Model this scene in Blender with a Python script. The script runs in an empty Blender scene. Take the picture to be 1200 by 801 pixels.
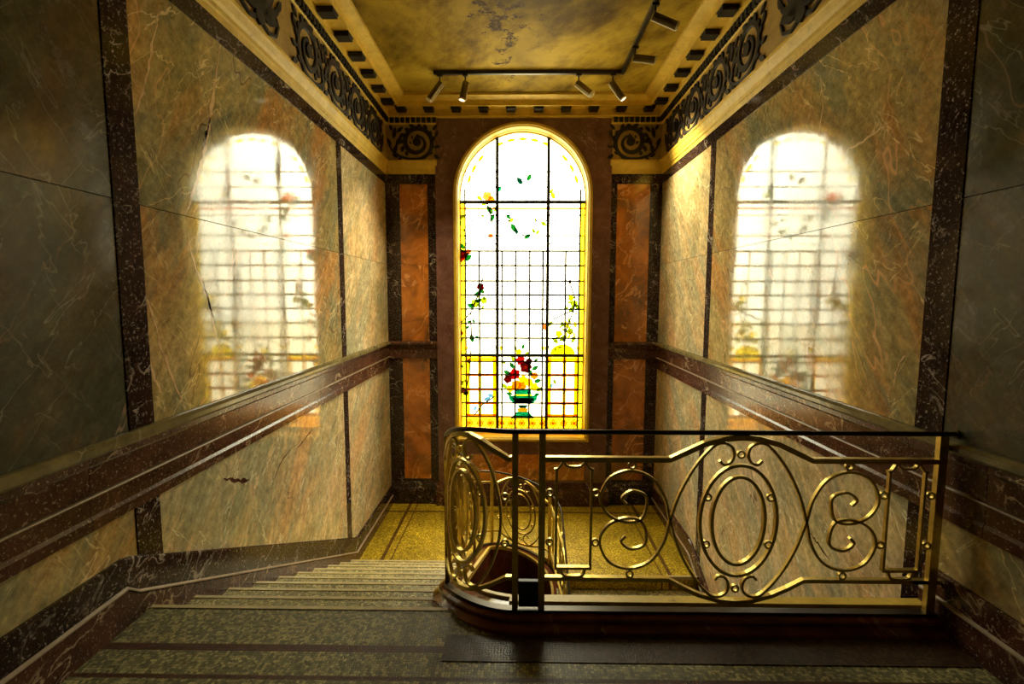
import bpy, math, random
from mathutils import Vector, Matrix
random.seed(7)
C = bpy.context.scene.collection
S = bpy.context.scene
PI = math.pi
EYE = 1.44                      # eye height above the upper landing; heights below are relative to the eye

# ------------------------------------------------------------------ camera
F_PX, PITCH, YAW, ROLL = 571.64, 0.0940, -0.0125, 0.0022
cp, sp, cy, sy = math.cos(PITCH), math.sin(PITCH), math.cos(YAW), math.sin(YAW)
fw = Vector((sy*cp, cy*cp, -sp)); rt = Vector((cy, -sy, 0)); up = rt.cross(fw)
c_, s_ = math.cos(ROLL), math.sin(ROLL)
rt2 = c_*rt + s_*up; up2 = -s_*rt + c_*up
cam = bpy.data.cameras.new('camera'); cam.sensor_width = 36; cam.lens = F_PX/1200*36
cam.clip_start = .05; cam.clip_end = 400
co = bpy.data.objects.new('camera', cam); C.objects.link(co)
M = Matrix((rt2, up2, -fw)).transposed().to_4x4(); M.translation = Vector((0, 0, EYE))
co.matrix_world = M
S.camera = co

# ------------------------------------------------------------------ sky, daylight, exposure
SKY = 9.0
w = bpy.data.worlds.new('overcast_sky'); S.world = w; w.use_nodes = True
nt = w.node_tree; bg = nt.nodes['Background']
tc = nt.nodes.new('ShaderNodeTexCoord'); sx = nt.nodes.new('ShaderNodeSeparateXYZ')
mr = nt.nodes.new('ShaderNodeMapRange'); rp = nt.nodes.new('ShaderNodeMix'); rp.data_type = 'RGBA'
nt.links.new(tc.outputs['Generated'], sx.inputs[0]); nt.links.new(sx.outputs['Z'], mr.inputs['Value'])
mr.inputs['From Min'].default_value = 0.0; mr.inputs['From Max'].default_value = 1.0
nt.links.new(mr.outputs[0], rp.inputs['Factor'])
rp.inputs['A'].default_value = (0.62, 0.585, 0.42, 1); rp.inputs['B'].default_value = (1.62, 1.58, 1.24, 1)
nt.links.new(rp.outputs['Result'], bg.inputs['Color'])
bg.inputs['Strength'].default_value = SKY
S.view_settings.view_transform = 'Standard'; S.view_settings.look = 'None'
S.view_settings.exposure = 1.15; S.view_settings.gamma = 1.0; S.view_settings.use_curve_mapping = False
SPOT_W = 190.0                  # added light in two ceiling spotlights, to brighten the lower landing
S.cycles.max_bounces = 10; S.cycles.diffuse_bounces = 6; S.cycles.glossy_bounces = 5
S.cycles.transparent_max_bounces = 16; S.cycles.transmission_bounces = 6
S.cycles.caustics_reflective = False; S.cycles.caustics_refractive = False
S.cycles.sample_clamp_indirect = 6.0
pl = bpy.data.lights.new('window_portal', 'AREA'); pl.shape = 'RECTANGLE'; pl.size = 1.75; pl.size_y = 4.05
pl.cycles.is_portal = True
po = bpy.data.objects.new('window_portal', pl); C.objects.link(po)
po.location = (0.055, 6.74, EYE + .17); po.rotation_euler = (-PI/2, 0, 0)   # faces -Y, into the stairwell

# ------------------------------------------------------------------ material helpers
def new_mat(name):
    m = bpy.data.materials.new(name); m.use_nodes = True
    return m, m.node_tree, m.node_tree.nodes['Principled BSDF']
def nd(t, kind, **kw):
    n = t.nodes.new(kind)
    for k, v in kw.items():
        if k in n.inputs: n.inputs[k].default_value = v
        else: setattr(n, k, v)
    return n
def ramp(t, fac, stops, interp='LINEAR'):
    r = t.nodes.new('ShaderNodeValToRGB'); r.color_ramp.interpolation = interp
    e = r.color_ramp.elements
    while len(e) > 1: e.remove(e[-1])
    e[0].position = stops[0][0]; e[0].color = tuple(stops[0][1]) + (1,)
    for p, c in stops[1:]:
        x = e.new(p); x.color = tuple(c) + (1,)
    t.links.new(fac, r.inputs[0]); return r.outputs[0]
def mth(t, op, a, b=None, c=None):
    n = t.nodes.new('ShaderNodeMath'); n.operation = op
    for i, v in enumerate((a, b, c)):
        if v is None: continue
        if hasattr(v, 'is_output'): t.links.new(v, n.inputs[i])
        else: n.inputs[i].default_value = v
    return n.outputs[0]
def mixc(t, fac, a, b, blend='MIX'):
    n = t.nodes.new('ShaderNodeMix'); n.data_type = 'RGBA'; n.blend_type = blend
    for s, v in (('Factor', fac), ('A', a), ('B', b)):
        i = [q for q in n.inputs if q.name == s and (q.type == 'RGBA' if s != 'Factor' else q.type == 'VALUE')][0]
        if hasattr(v, 'is_output'): t.links.new(v, i)
        else: i.default_value = v if s == 'Factor' else tuple(v) + (1,)
    return [q for q in n.outputs if q.type == 'RGBA'][0]
def coords(t, per_object=0.0, rot=(0, 0, 0), scale=(1, 1, 1)):
    g = t.nodes.new('ShaderNodeNewGeometry'); vec = g.outputs['Position']
    if per_object:
        oi = t.nodes.new('ShaderNodeObjectInfo'); k = mth(t, 'MULTIPLY', oi.outputs['Random'], per_object)
        cx = t.nodes.new('ShaderNodeCombineXYZ')
        t.links.new(k, cx.inputs[0]); t.links.new(mth(t, 'MULTIPLY', k, 1.7), cx.inputs[1]); t.links.new(mth(t, 'MULTIPLY', k, .6), cx.inputs[2])
        a = t.nodes.new('ShaderNodeVectorMath'); a.operation = 'ADD'
        t.links.new(vec, a.inputs[0]); t.links.new(cx.outputs[0], a.inputs[1]); vec = a.outputs[0]
    mp = t.nodes.new('ShaderNodeMapping'); mp.vector_type = 'TEXTURE'; mp.inputs['Rotation'].default_value = rot; mp.inputs['Scale'].default_value = tuple(1/q for q in scale)
    t.links.new(vec, mp.inputs[0]); return mp.outputs[0]
def noise(t, vec, scale, detail=5, rough=.55, dist=0.0):
    n = nd(t, 'ShaderNodeTexNoise'); n.inputs['Scale'].default_value = scale; n.inputs['Detail'].default_value = detail
    n.inputs['Roughness'].default_value = rough; n.inputs['Distortion'].default_value = dist
    t.links.new(vec, n.inputs['Vector']); return n.outputs['Fac']
def bump(t, bs, h, strength, dist=.01):
    b = nd(t, 'ShaderNodeBump'); b.inputs['Strength'].default_value = strength; b.inputs['Distance'].default_value = dist
    t.links.new(h, b.inputs['Height']); t.links.new(b.outputs[0], bs.inputs['Normal'])
def vein(t, vec, scale, width, mask_scale, mask_lo, mask_hi, dist=.6):
    n = noise(t, vec, scale, 4, .5, dist)
    d = mth(t, 'ABSOLUTE', mth(t, 'SUBTRACT', n, .5))
    v = nd(t, 'ShaderNodeMapRange'); v.inputs['From Min'].default_value = 0; v.inputs['From Max'].default_value = width
    v.inputs['To Min'].default_value = 1; v.inputs['To Max'].default_value = 0; t.links.new(d, v.inputs['Value'])
    m = nd(t, 'ShaderNodeMapRange'); m.inputs['From Min'].default_value = mask_lo; m.inputs['From Max'].default_value = mask_hi
    t.links.new(noise(t, vec, mask_scale, 2), m.inputs['Value'])
    return mth(t, 'MULTIPLY', v.outputs[0], m.outputs[0])

def panel_marble(name, lo, mid, hi, warm, cool, warm_amt=1.0, gloss=.055, ior=1.52):
    """polished veined slab: three body tones, rust clouds, green-grey clouds, fine scratches of pale and dark veins"""
    m, t, b = new_mat(name)
    v = coords(t, 31.0); vd = coords(t, 31.0, (1.05, .2, 0), (1.5, .5, 1.9)); ve = coords(t, 31.0, (-.65, -.2, 0), (1.5, 1.8, .5)); vs = coords(t, 31.0, (.75, .3, 0), (3, .7, 4)); vt = coords(t, 31.0, (-.95, .1, 0), (3, .8, 3.5))
    base = ramp(t, noise(t, v, 1.5, 8, .66, .6), [(.34, lo), (.50, mid), (.66, hi)])
    patch = ramp(t, noise(t, vd, 1.1, 7, .64, .5), [(.47, (0, 0, 0)), (.60, (1, 1, 1))])
    col = mixc(t, mth(t, 'MULTIPLY', patch, .85*warm_amt), base, warm)
    grey = ramp(t, noise(t, ve, 1.4, 7, .68, .7), [(.47, (0, 0, 0)), (.60, (1, 1, 1))])
    col = mixc(t, mth(t, 'MULTIPLY', grey, .8), col, cool)
    grain = ramp(t, noise(t, v, 26, 6, .75), [(.30, (.58, .58, .58)), (.70, (1.40, 1.38, 1.34))])
    col = mixc(t, 1.0, col, grain, 'MULTIPLY')
    hatch = ramp(t, noise(t, coords(t, 31.0, (.85, .2, 0), (7, 1.6, 6)), 4.0, 5, .68), [(.34, (.74, .74, .72)), (.66, (1.24, 1.22, 1.18))])
    col = mixc(t, 1.0, col, hatch, 'MULTIPLY')
    col = mixc(t, mth(t, 'MULTIPLY', vein(t, vd, 1.0, .0045, .8, .47, .58, .25), .95), col, [min(1, x*1.5+.12) for x in warm])
    col = mixc(t, mth(t, 'MULTIPLY', vein(t, vs, 1.6, .007, 1.0, .46, .57, .15), .8), col, [min(1, x*1.6+.08) for x in hi])
    col = mixc(t, mth(t, 'MULTIPLY', vein(t, vt, 1.9, .007, 1.3, .46, .57, .15), .75), col, [min(1, x*1.5+.06) for x in hi])
    col = mixc(t, mth(t, 'MULTIPLY', vein(t, ve, 3.2, .008, 1.2, .52, .60, .3), .6), col, [min(1, x*1.3+.05) for x in warm])
    col = mixc(t, mth(t, 'MULTIPLY', vein(t, vd, .9, .004, 1.0, .54, .62, .3), .9), col, (.09, .03, .03))
    col = mixc(t, mth(t, 'MULTIPLY', vein(t, v, 1.1, .003, 1.0, .54, .62, .2), .8), col, (.09, .03, .03))
    t.links.new(col, b.inputs['Base Color'])
    b.inputs['IOR'].default_value = ior
    rr = nd(t, 'ShaderNodeMapRange'); rr.inputs['To Min'].default_value = gloss*.5; rr.inputs['To Max'].default_value = gloss*2.0
    rr.inputs['From Min'].default_value = .3; rr.inputs['From Max'].default_value = .7
    t.links.new(noise(t, v, 4, 6, .7), rr.inputs['Value']); t.links.new(rr.outputs[0], b.inputs['Roughness'])
    h = mth(t, 'ADD', noise(t, coords(t, 0, (0, 0, 0), (1, 2.2, 1)), 2.2, 2), mth(t, 'MULTIPLY', noise(t, v, 60, 4, .7), .03))
    bump(t, b, h, .07, .01)
    return m
def speckled_marble(name, dark, mid, fleck=(.5, .42, .36), amount=.60, gloss=.10, ior=1.42):
    m, t, b = new_mat(name)
    v = coords(t, 17.0)
    col = ramp(t, noise(t, v, 6, 8, .7, .4), [(.35, dark), (.68, mid)])
    sp_ = ramp(t, noise(t, v, 74, 3, .75), [(amount, (0, 0, 0)), (amount + .07, (1, 1, 1))])
    col = mixc(t, mth(t, 'MULTIPLY', sp_, .55), col, fleck)
    col = mixc(t, mth(t, 'MULTIPLY', vein(t, coords(t, 17.0, (.7, .4, .9), (1.5, .6, 1.5)), 6, .020, 3, .50, .60), .7), col, fleck)
    t.links.new(col, b.inputs['Base Color'])
    b.inputs['Roughness'].default_value = gloss; b.inputs['IOR'].default_value = ior
    bump(t, b, noise(t, v, 30, 4, .7), .05, .01)
    return m
def rouge_marble(name):
    m, t, b = new_mat(name)
    v = coords(t, 23.0); vd = coords(t, 23.0, (.2, .75, .1), (1.3, 1, .8))
    col = ramp(t, noise(t, v, 2.4, 7, .65, 1.2), [(.32, (.16, .07, .02)), (.5, (.46, .15, .022)), (.68, (.70, .25, .04))])
    grey = ramp(t, noise(t, v, 1.6, 5, .6, .6), [(.5, (0, 0, 0)), (.68, (1, 1, 1))])
    col = mixc(t, mth(t, 'MULTIPLY', grey, .6), col, (.16, .10, .05))
    col = mixc(t, mth(t, 'MULTIPLY', vein(t, vd, 2.6, .024, 1.8, .45, .56, 1.2), .95), col, (.85, .42, .15))
    col = mixc(t, mth(t, 'MULTIPLY', vein(t, vd, 6.5, .02, 3, .5, .6, 1.0), .6), col, (.62, .25, .08))
    t.links.new(col, b.inputs['Base Color']); b.inputs['Roughness'].default_value = .12; b.inputs['IOR'].default_value = 1.55
    bump(t, b, noise(t, v, 20, 4), .05, .01)
    return m
def gilt_plaster(name, c0, c1, rough=.55, metal=0.0):
    m, t, b = new_mat(name)
    v = coords(t)
    col = ramp(t, noise(t, v, 5, 7, .7, .3), [(.32, c0), (.66, c1)])
    dirt = ramp(t, noise(t, v, 22, 6, .75), [(.58, (1, 1, 1)), (.74, (.45, .36, .25))])
    col = mixc(t, 1.0, col, dirt, 'MULTIPLY')
    t.links.new(col, b.inputs['Base Color']); b.inputs['Roughness'].default_value = rough; b.inputs['Metallic'].default_value = metal
    bump(t, b, noise(t, v, 40, 5), .12, .006)
    return m
def plain(name, col, rough=.5, metal=0.0, var=.25, sc=12, ior=1.5):
    m, t, b = new_mat(name)
    v = coords(t, 9.0)
    c = ramp(t, noise(t, v, sc, 5, .65), [(.3, [x*(1-var) for x in col]), (.7, [min(1, x*(1+var)) for x in col])])
    t.links.new(c, b.inputs['Base Color']); b.inputs['Roughness'].default_value = rough
    b.inputs['Metallic'].default_value = metal; b.inputs['IOR'].default_value = ior
    return m
def glass(name, col, gloss=.05, speck=0.0):
    m, t, b = new_mat(name); t.nodes.remove(b)
    out = t.nodes['Material Output']
    tr = nd(t, 'ShaderNodeBsdfTransparent'); gl = nd(t, 'ShaderNodeBsdfGlossy'); gl.inputs['Roughness'].default_value = .08
    v = coords(t, 13.0)
    c = ramp(t, noise(t, v, 9, 5, .7), [(.3, [x*.86 for x in col]), (.7, [min(1, x*1.06) for x in col])])
    t.links.new(c, tr.inputs[0]); gl.inputs[0].default_value = (1, 1, 1, 1)
    mx = nd(t, 'ShaderNodeMixShader'); lw = nd(t, 'ShaderNodeLayerWeight')
    fac = mth(t, 'ADD', mth(t, 'MULTIPLY', mth(t, 'POWER', lw.outputs['Facing'], 5.0), .9), .045)
    t.links.new(fac, mx.inputs[0]); t.links.new(tr.outputs[0], mx.inputs[1]); t.links.new(gl.outputs[0], mx.inputs[2])
    t.links.new(mx.outputs[0], out.inputs[0]); return m
def mosaic(name, field, alt, stripe, bands, cell=80):
    """small tesserae; bands = list of (axis, lo, hi) in world coordinates laid in the stripe colour"""
    m, t, b = new_mat(name)
    v = coords(t)
    vo = nd(t, 'ShaderNodeTexVoronoi'); vo.inputs['Scale'].default_value = cell; vo.inputs['Randomness'].default_value = .45
    t.links.new(v, vo.inputs['Vector'])
    ve = nd(t, 'ShaderNodeTexVoronoi'); ve.feature = 'DISTANCE_TO_EDGE'; ve.inputs['Scale'].default_value = cell; ve.inputs['Randomness'].default_value = .45
    t.links.new(v, ve.inputs['Vector'])
    sc = t.nodes.new('ShaderNodeSeparateColor'); t.links.new(vo.outputs['Color'], sc.inputs[0])
    col = ramp(t, sc.outputs[0], [(0, [x*.55 for x in field]), (.45, field), (.75, alt), (1, [min(1, x*1.35) for x in alt])])
    big = ramp(t, noise(t, v, 2.2, 5, .65), [(.32, (.62, .62, .60)), (.66, (1.12, 1.12, 1.12))])
    col = mixc(t, 1.0, col, big, 'MULTIPLY')
    sp3 = t.nodes.new('ShaderNodeSeparateXYZ'); t.links.new(v, sp3.inputs[0])
    for ax, lo, hi in bands:
        o = sp3.outputs[ax]
        f = mth(t, 'MULTIPLY', mth(t, 'GREATER_THAN', o, lo), mth(t, 'LESS_THAN', o, hi))
        var = ramp(t, sc.outputs[1], [(0, [x*.6 for x in stripe]), (1, [x*1.3 for x in stripe])])
        col = mixc(t, f, col, var)
    grout = ramp(t, ve.outputs['Distance'], [(.03, (.35, .33, .28)), (.10, (1, 1, 1))])
    col = mixc(t, 1.0, col, grout, 'MULTIPLY')
    t.links.new(col, b.inputs['Base Color'])
    b.inputs['Roughness'].default_value = .38; b.inputs['Specular IOR Level'].default_value = .32
    bump(t, b, mth(t, 'MINIMUM', ve.outputs['Distance'], .12), .5, .01)
    return m

MAT = {}
MAT['panel'] = panel_marble('veined_tan_marble', (.28, .235, .105), (.44, .345, .15), (.58, .45, .22), (.52, .26, .085), (.22, .25, .17))
MAT['panel_green_dim'] = panel_marble('veined_green_grey_marble_dimmed', (.045, .050, .034), (.075, .072, .042), (.115, .10, .055), (.13, .065, .025), (.042, .056, .046), .7, .16, 1.42)  # near slabs: greener stone, also darkened to carry the window light's falloff
MAT['panel_cream_lit'] = panel_marble('veined_cream_marble_lightened', (.40, .34, .19), (.62, .50, .28), (.76, .62, .42), (.66, .40, .20), (.36, .38, .27), .8)  # cream stone, lightened where the window light falls strongest
MAT['dark'] = speckled_marble('dark_purple_speckled_marble', (.010, .006, .006), (.038, .018, .015), (.60, .52, .45), .585)
MAT['dado'] = speckled_marble('dado_red_brown_marble', (.030, .011, .008), (.11, .042, .025), (.62, .46, .30), .59, .20)
MAT['surround'] = speckled_marble('brown_red_speckled_marble', (.125, .058, .052), (.23, .12, .105), (.45, .29, .24), .60, .16)
MAT['rouge'] = rouge_marble('orange_rouge_marble')
MAT['cap'] = speckled_marble('ochre_capping_marble', (.10, .085, .04), (.24, .19, .08), (.4, .34, .2), .66, .14)
MAT['pale_line'] = plain('pale_inlay_line', (.34, .25, .16), .4)
MAT['gilt'] = gilt_plaster('gilded_plaster', (.60, .41, .045), (.86, .62, .10), .5)
MAT['frieze'] = gilt_plaster('frieze_ochre_ground', (.32, .21, .055), (.52, .36, .10), .5)
MAT['soot'] = plain('blackened_relief', (.010, .0065, .006), .5)
MAT['brass'] = plain('gilded_iron', (.60, .45, .11), .33, .85, .25, 30)
MAT['iron'] = plain('dark_iron', (.035, .026, .016), .32, .6)
MAT['black_iron'] = plain('black_glazing_iron', (.012, .011, .010), .5)
MAT['lead'] = plain('lead_came', (.05, .048, .045), .5, .3)
MAT['curb'] = speckled_marble('polished_red_brown_curb', (.105, .029, .014), (.24, .07, .034), (.40, .22, .12), .66, .12)
MAT['nosing'] = plain('pale_stone_nosing', (.55, .46, .24), .35)
MAT['wall_core'] = plain('dark_wall_core', (.03, .022, .015), .8)
MAT['spot_black'] = plain('black_spotlight_enamel', (.02, .016, .012), .3)
MAT['spot_bronze'] = plain('bronze_spotlight_enamel', (.16, .12, .06), .28, .8)
MAT['spot_white'] = plain('white_spotlight_enamel', (.75, .70, .55), .4)
m, t, b = new_mat('added_glow_lens'); b.inputs['Base Color'].default_value = (.8, .7, .5, 1)
b.inputs['Emission Color'].default_value = (1, .85, .55, 1); b.inputs['Emission Strength'].default_value = 1.0; MAT['lens'] = m  # glow added to the lenses of the two switched-on spotlights
MAT['courtyard'] = plain('pale_courtyard_gravel', (.36, .33, .25), .9, 0, .2, 2)
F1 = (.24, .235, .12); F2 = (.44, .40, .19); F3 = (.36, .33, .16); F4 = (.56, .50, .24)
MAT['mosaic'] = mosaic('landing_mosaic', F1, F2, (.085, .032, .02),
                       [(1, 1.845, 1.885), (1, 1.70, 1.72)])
MAT['brown_mosaic'] = mosaic('brown_border_mosaic', (.055, .026, .014), (.085, .045, .022), (.06, .02, .01), [])
MAT['tread'] = mosaic('tread_mosaic', (.42, .385, .18), (.64, .57, .27), (.085, .032, .02), [])
MAT['mosaic_low'] = mosaic('lower_landing_mosaic', (.62, .43, .022), (.84, .61, .045), (.18, .09, .015),  # yellow-cream tesserae with the window's yellow light mixed into the colour
                           [(0, -1.48, -1.44), (0, 1.54, 1.58), (1, 6.16, 6.20), (0, -1.37, -1.355), (0, 1.465, 1.48)])

def ceiling_mat():
    m, t, b = new_mat('stained_yellow_ceiling_plaster')
    v = coords(t)
    col = ramp(t, noise(t, v, .9, 6, .6, .5), [(.34, (.18, .115, .011)), (.50, (.40, .275, .024)), (.68, (.60, .43, .05))])
    drt = ramp(t, noise(t, coords(t, 0, (0, 0, .5), (1, .5, 1)), 2.3, 7, .68), [(.46, (1, 1, 1)), (.64, (.34, .28, .18))])
    col = mixc(t, 1.0, col, drt, 'MULTIPLY')
    # flaked patch running from the middle towards the track
    s3 = t.nodes.new('ShaderNodeSeparateXYZ'); t.links.new(v, s3.inputs[0])
    dx = mth(t, 'ABSOLUTE', mth(t, 'ADD', s3.outputs[0], .14)); dy = mth(t, 'ABSOLUTE', mth(t, 'SUBTRACT', s3.outputs[1], 4.55))
    near = mth(t, 'ADD', mth(t, 'MULTIPLY', dx, 2.2), mth(t, 'MULTIPLY', dy, .55))
    pn = noise(t, v, 7, 8, .72)
    pk = mth(t, 'SUBTRACT', pn, mth(t, 'MULTIPLY', near, .18))
    pf = ramp(t, pk, [(.46, (0, 0, 0)), (.48, (1, 1, 1))])
    pc = ramp(t, noise(t, v, 26, 4, .7), [(.4, (.030, .012, .005)), (.64, (.17, .10, .04))])
    col = mixc(t, pf, col, pc)
    small = ramp(t, noise(t, v, 13, 6, .7), [(.685, (0, 0, 0)), (.70, (1, 1, 1))])
    col = mixc(t, small, col, (.07, .04, .015))
    t.links.new(col, b.inputs['Base Color']); b.inputs['Roughness'].default_value = .6; b.inputs['Specular IOR Level'].default_value = .12
    bump(t, b, mth(t, 'SUBTRACT', noise(t, v, 9, 6, .65), pf), .25, .01)
    return m
MAT['ceiling'] = ceiling_mat()
GL = {k: glass('glass_' + k, c) for k, c in dict(
    clear=(.92, .91, .84), yellow=(.88, .62, .008), amber=(.66, .27, .006), lemon=(.92, .80, .03), red=(.35, .015, .02),
    crimson=(.14, .006, .012), rose=(.80, .28, .12), green=(.03, .20, .05), teal=(.01, .26, .16), deep_teal=(.005, .10, .065),
    olive=(.30, .36, .04), blue=(.18, .34, .50)).items()}

# ------------------------------------------------------------------ mesh helpers
class MB:
    def __init__(s): s.v = []; s.f = []
    def add(s, vs, fs):
        o = len(s.v); s.v += [tuple(p) for p in vs]; s.f += [tuple(i + o for i in f) for f in fs]; return s
    def box(s, x0, x1, y0, y1, z0, z1):
        return s.add([(x0,y0,z0),(x1,y0,z0),(x1,y1,z0),(x0,y1,z0),(x0,y0,z1),(x1,y0,z1),(x1,y1,z1),(x0,y1,z1)],
                     [(0,3,2,1),(4,5,6,7),(0,1,5,4),(1,2,6,5),(2,3,7,6),(3,0,4,7)])
    def prism(s, pts, axis, a, b):
        """polygon pts (two remaining axes in order) extruded along axis from a to b"""
        n = len(pts)
        def p3(q, t):
            l = [q[0], q[1]]; l.insert(axis, t); return tuple(l)
        vs = [p3(q, a) for q in pts] + [p3(q, b) for q in pts]
        fs = [tuple(range(n-1, -1, -1)), tuple(range(n, 2*n))] + [(i, (i+1) % n, n + (i+1) % n, n + i) for i in range(n)]
        return s.add(vs, fs)
    def loft(s, rings, closed=False, caps=True):
        n = len(rings[0]); vs = [p for r in rings for p in r]; fs = []
        m = len(rings)
        for i in range(m if closed else m-1):
            for j in range(n):
                a = i*n + j; b = i*n + (j+1) % n; c = ((i+1) % m)*n + (j+1) % n; d = ((i+1) % m)*n + j
                fs.append((a, b, c, d))
        if caps and not closed: fs += [tuple(range(n-1, -1, -1)), tuple(range((m-1)*n, m*n))]
        return s.add(vs, fs)
    def tube(s, pts, r, seg=10, r2=None):
        pts = [Vector(p) for p in pts]; rings = []
        u = None
        for i, p in enumerate(pts):
            d = (pts[min(i+1, len(pts)-1)] - pts[max(i-1, 0)]).normalized()
            if u is None: u = d.orthogonal().normalized()
            u = (u - d*u.dot(d)).normalized(); v = d.cross(u)
            rr = r if r2 is None else r + (r2-r)*i/(len(pts)-1)
            rings.append([tuple(p + (u*math.cos(2*PI*k/seg) + v*math.sin(2*PI*k/seg))*rr) for k in range(seg)])
        return s.loft(rings)
    def build(s, name, mat, parent=None, origin=None, smooth=False, dz=EYE):
        o = origin or ((0, 0, 0))
        me = bpy.data.meshes.new(name)
        me.from_pydata([(p[0]-o[0], p[1]-o[1], p[2]+dz-o[2]) for p in s.v], [], s.f)
        me.update()
        bmn = bmesh.new(); bmn.from_mesh(me); bmesh.ops.recalc_face_normals(bmn, faces=bmn.faces); bmn.to_mesh(me); bmn.free()
        if smooth:
            for p in me.polygons: p.use_smooth = True
        me.materials.append(mat)
        ob = bpy.data.objects.new(name, me); C.objects.link(ob)
        if parent is not None: ob.parent = parent
        else: ob.location = o
        return ob
import bmesh
def empty(name, loc=(0, 0, 0)):
    o = bpy.data.objects.new(name, None); o.empty_display_size = .1; C.objects.link(o); o.location = loc; return o
def struct(o, label=None):
    o['kind'] = 'structure'
    if label: o['label'] = label
    return o
def thing(o, label, cat, group=None):
    o['label'] = label; o['category'] = cat
    if group: o['group'] = group
    return o
def offset_copy(ob, loc, parent, mat=None):
    c = ob.copy(); C.objects.link(c); c.parent = parent; c.location = loc; return c
def catmull(P, n=6, closed=False):
    P = [Vector(p) for p in P]; out = []; m = len(P)
    for i in range(m if closed else m-1):
        g = (lambda k: P[k % m]) if closed else (lambda k: P[max(0, min(m-1, k))])
        a, b, c, d = g(i-1), g(i), g(i+1), g(i+2)
        for k in range(n):
            t = k/n
            out.append(.5*((2*b) + (c-a)*t + (2*a-5*b+4*c-d)*t*t + (3*b-a-3*c+d)*t**3))
    if not closed: out.append(P[-1])
    return out

# ------------------------------------------------------------------ dimensions (metres; heights relative to the eye)
XL, XR, YB, YF = -1.75, 1.872, 6.478, -5.0      # wall planes
ZF, ZM, ZLOW = -1.44, -2.83, -4.6               # upper landing, lower landing, bottom of the well
ZC = 2.44                                       # ceiling
NST, TREAD, Y0 = 10, .29, 2.12
RISE = (ZF - ZM)/NST
YS = Y0 + TREAD*(NST-1)                         # edge of the lower landing
SL = -.484
def base_top(y, near=-1.14):                    # top line of the skirting beside the stairs
    if y < 2.02: return near
    if y > 4.988: return -2.576
    return near + (y-2.02)*(-2.576-near)/(4.988-2.02)

# the rail line in plan: straight along the landing edge, round the corner, down the flight, round the well
P2 = []
x = XR
while x > -.02: P2.append((x, 2.03)); x -= .02
AX, AY = .36, .55
for k in range(0, 41):
    t = PI/2*k/40; P2.append((-.02 - AX*math.sin(t), 2.03 + AY*(1-math.cos(t))))
y = 2.60
while y < 4.74: P2.append((-.38, y)); y += .02
RW = .415
for k in range(0, 61):
    t = PI*k/60; P2.append((-.38 + RW*(1-math.cos(t)), 4.75 + RW*math.sin(t)))
y = 4.73
while y > 2.5: P2.append((-.38 + 2*RW, y)); y -= .02
CUM = [0.0]
for i in range(1, len(P2)): CUM.append(CUM[-1] + math.dist(P2[i], P2[i-1]))
S_ARC0 = XR + .02
S_ARC1 = S_ARC0 + sum(math.dist(P2[i], P2[i-1]) for i in range(1, len(P2)) if P2[i-1][0] < -.0199 and P2[i][1] <= 2.581 and P2[i][0] < -.02 and P2[i][0] > -.3801 and CUM[i] < S_ARC0 + 1.2)
import bisect
def path(s):
    i = max(1, min(len(P2)-1, bisect.bisect_left(CUM, s))); a, b = P2[i-1], P2[i]
    t = (s-CUM[i-1])/(CUM[i]-CUM[i-1]); 
    return (a[0]+(b[0]-a[0])*t, a[1]+(b[1]-a[1])*t)
def pdir(s):
    a = path(s-.02); b = path(s+.02); d = Vector((b[0]-a[0], b[1]-a[1])).normalized(); return d
S_DN = next(c for c, p in zip(CUM, P2) if p[0] < -.3 and p[1] > 4.745)
S_UP = S_DN + PI*RW
def slope_at(s):
    y = path(s)[1]
    if s < S_ARC0 + .05: return 0
    if s < S_ARC0 + .45: return -.40*(s - S_ARC0 - .05)/.40
    if s < S_DN: return -.450
    if s < S_UP: return -.34
    return -.487
ZOFF = [0.0]
for i in range(1, len(CUM)): ZOFF.append(ZOFF[-1] + slope_at(.5*(CUM[i]+CUM[i-1]))*(CUM[i]-CUM[i-1]))
def zoff(s):
    i = max(1, min(len(P2)-1, bisect.bisect_left(CUM, s))); t = (s-CUM[i-1])/(CUM[i]-CUM[i-1])
    return ZOFF[i-1] + (ZOFF[i]-ZOFF[i-1])*t

# ------------------------------------------------------------------ floors and stairs
fl = MB()
arc = [p for p in P2 if -.31 < p[0] <= 1.872 and p[1] < 2.3 and p[1] < 2.12][:]
fl.prism([(XL, YF), (XR, YF)] + [(p[0], p[1]+.04) for p in arc] + [(-.30, Y0), (XL, Y0)], 2, ZF-.22, ZF)
floor_up = struct(fl.build('floor', MAT['mosaic']))
floor_up.data.materials[0] = MAT['mosaic']
MB().box(-.30, XR-.005, 1.80, 1.95, ZF-.01, ZF+.003).build('border_strip', MAT['brown_mosaic'], floor_up)
MB().box(XL+.03, -.32, Y0-.010, Y0+.012, ZF-.03, ZF+.003).build('nosing', MAT['nosing'], floor_up)
well = [p for p, c in zip(P2, CUM) if S_DN - .01 <= c <= S_UP + .01]
floor_low = struct(MB().prism([(XL, YS), (well[0][0], YS)] + well + [(well[-1][0], YS), (XR, YS), (XR, YB), (XL, YB)], 2, ZM-.2, ZM).build('floor', MAT['mosaic_low']))

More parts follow.
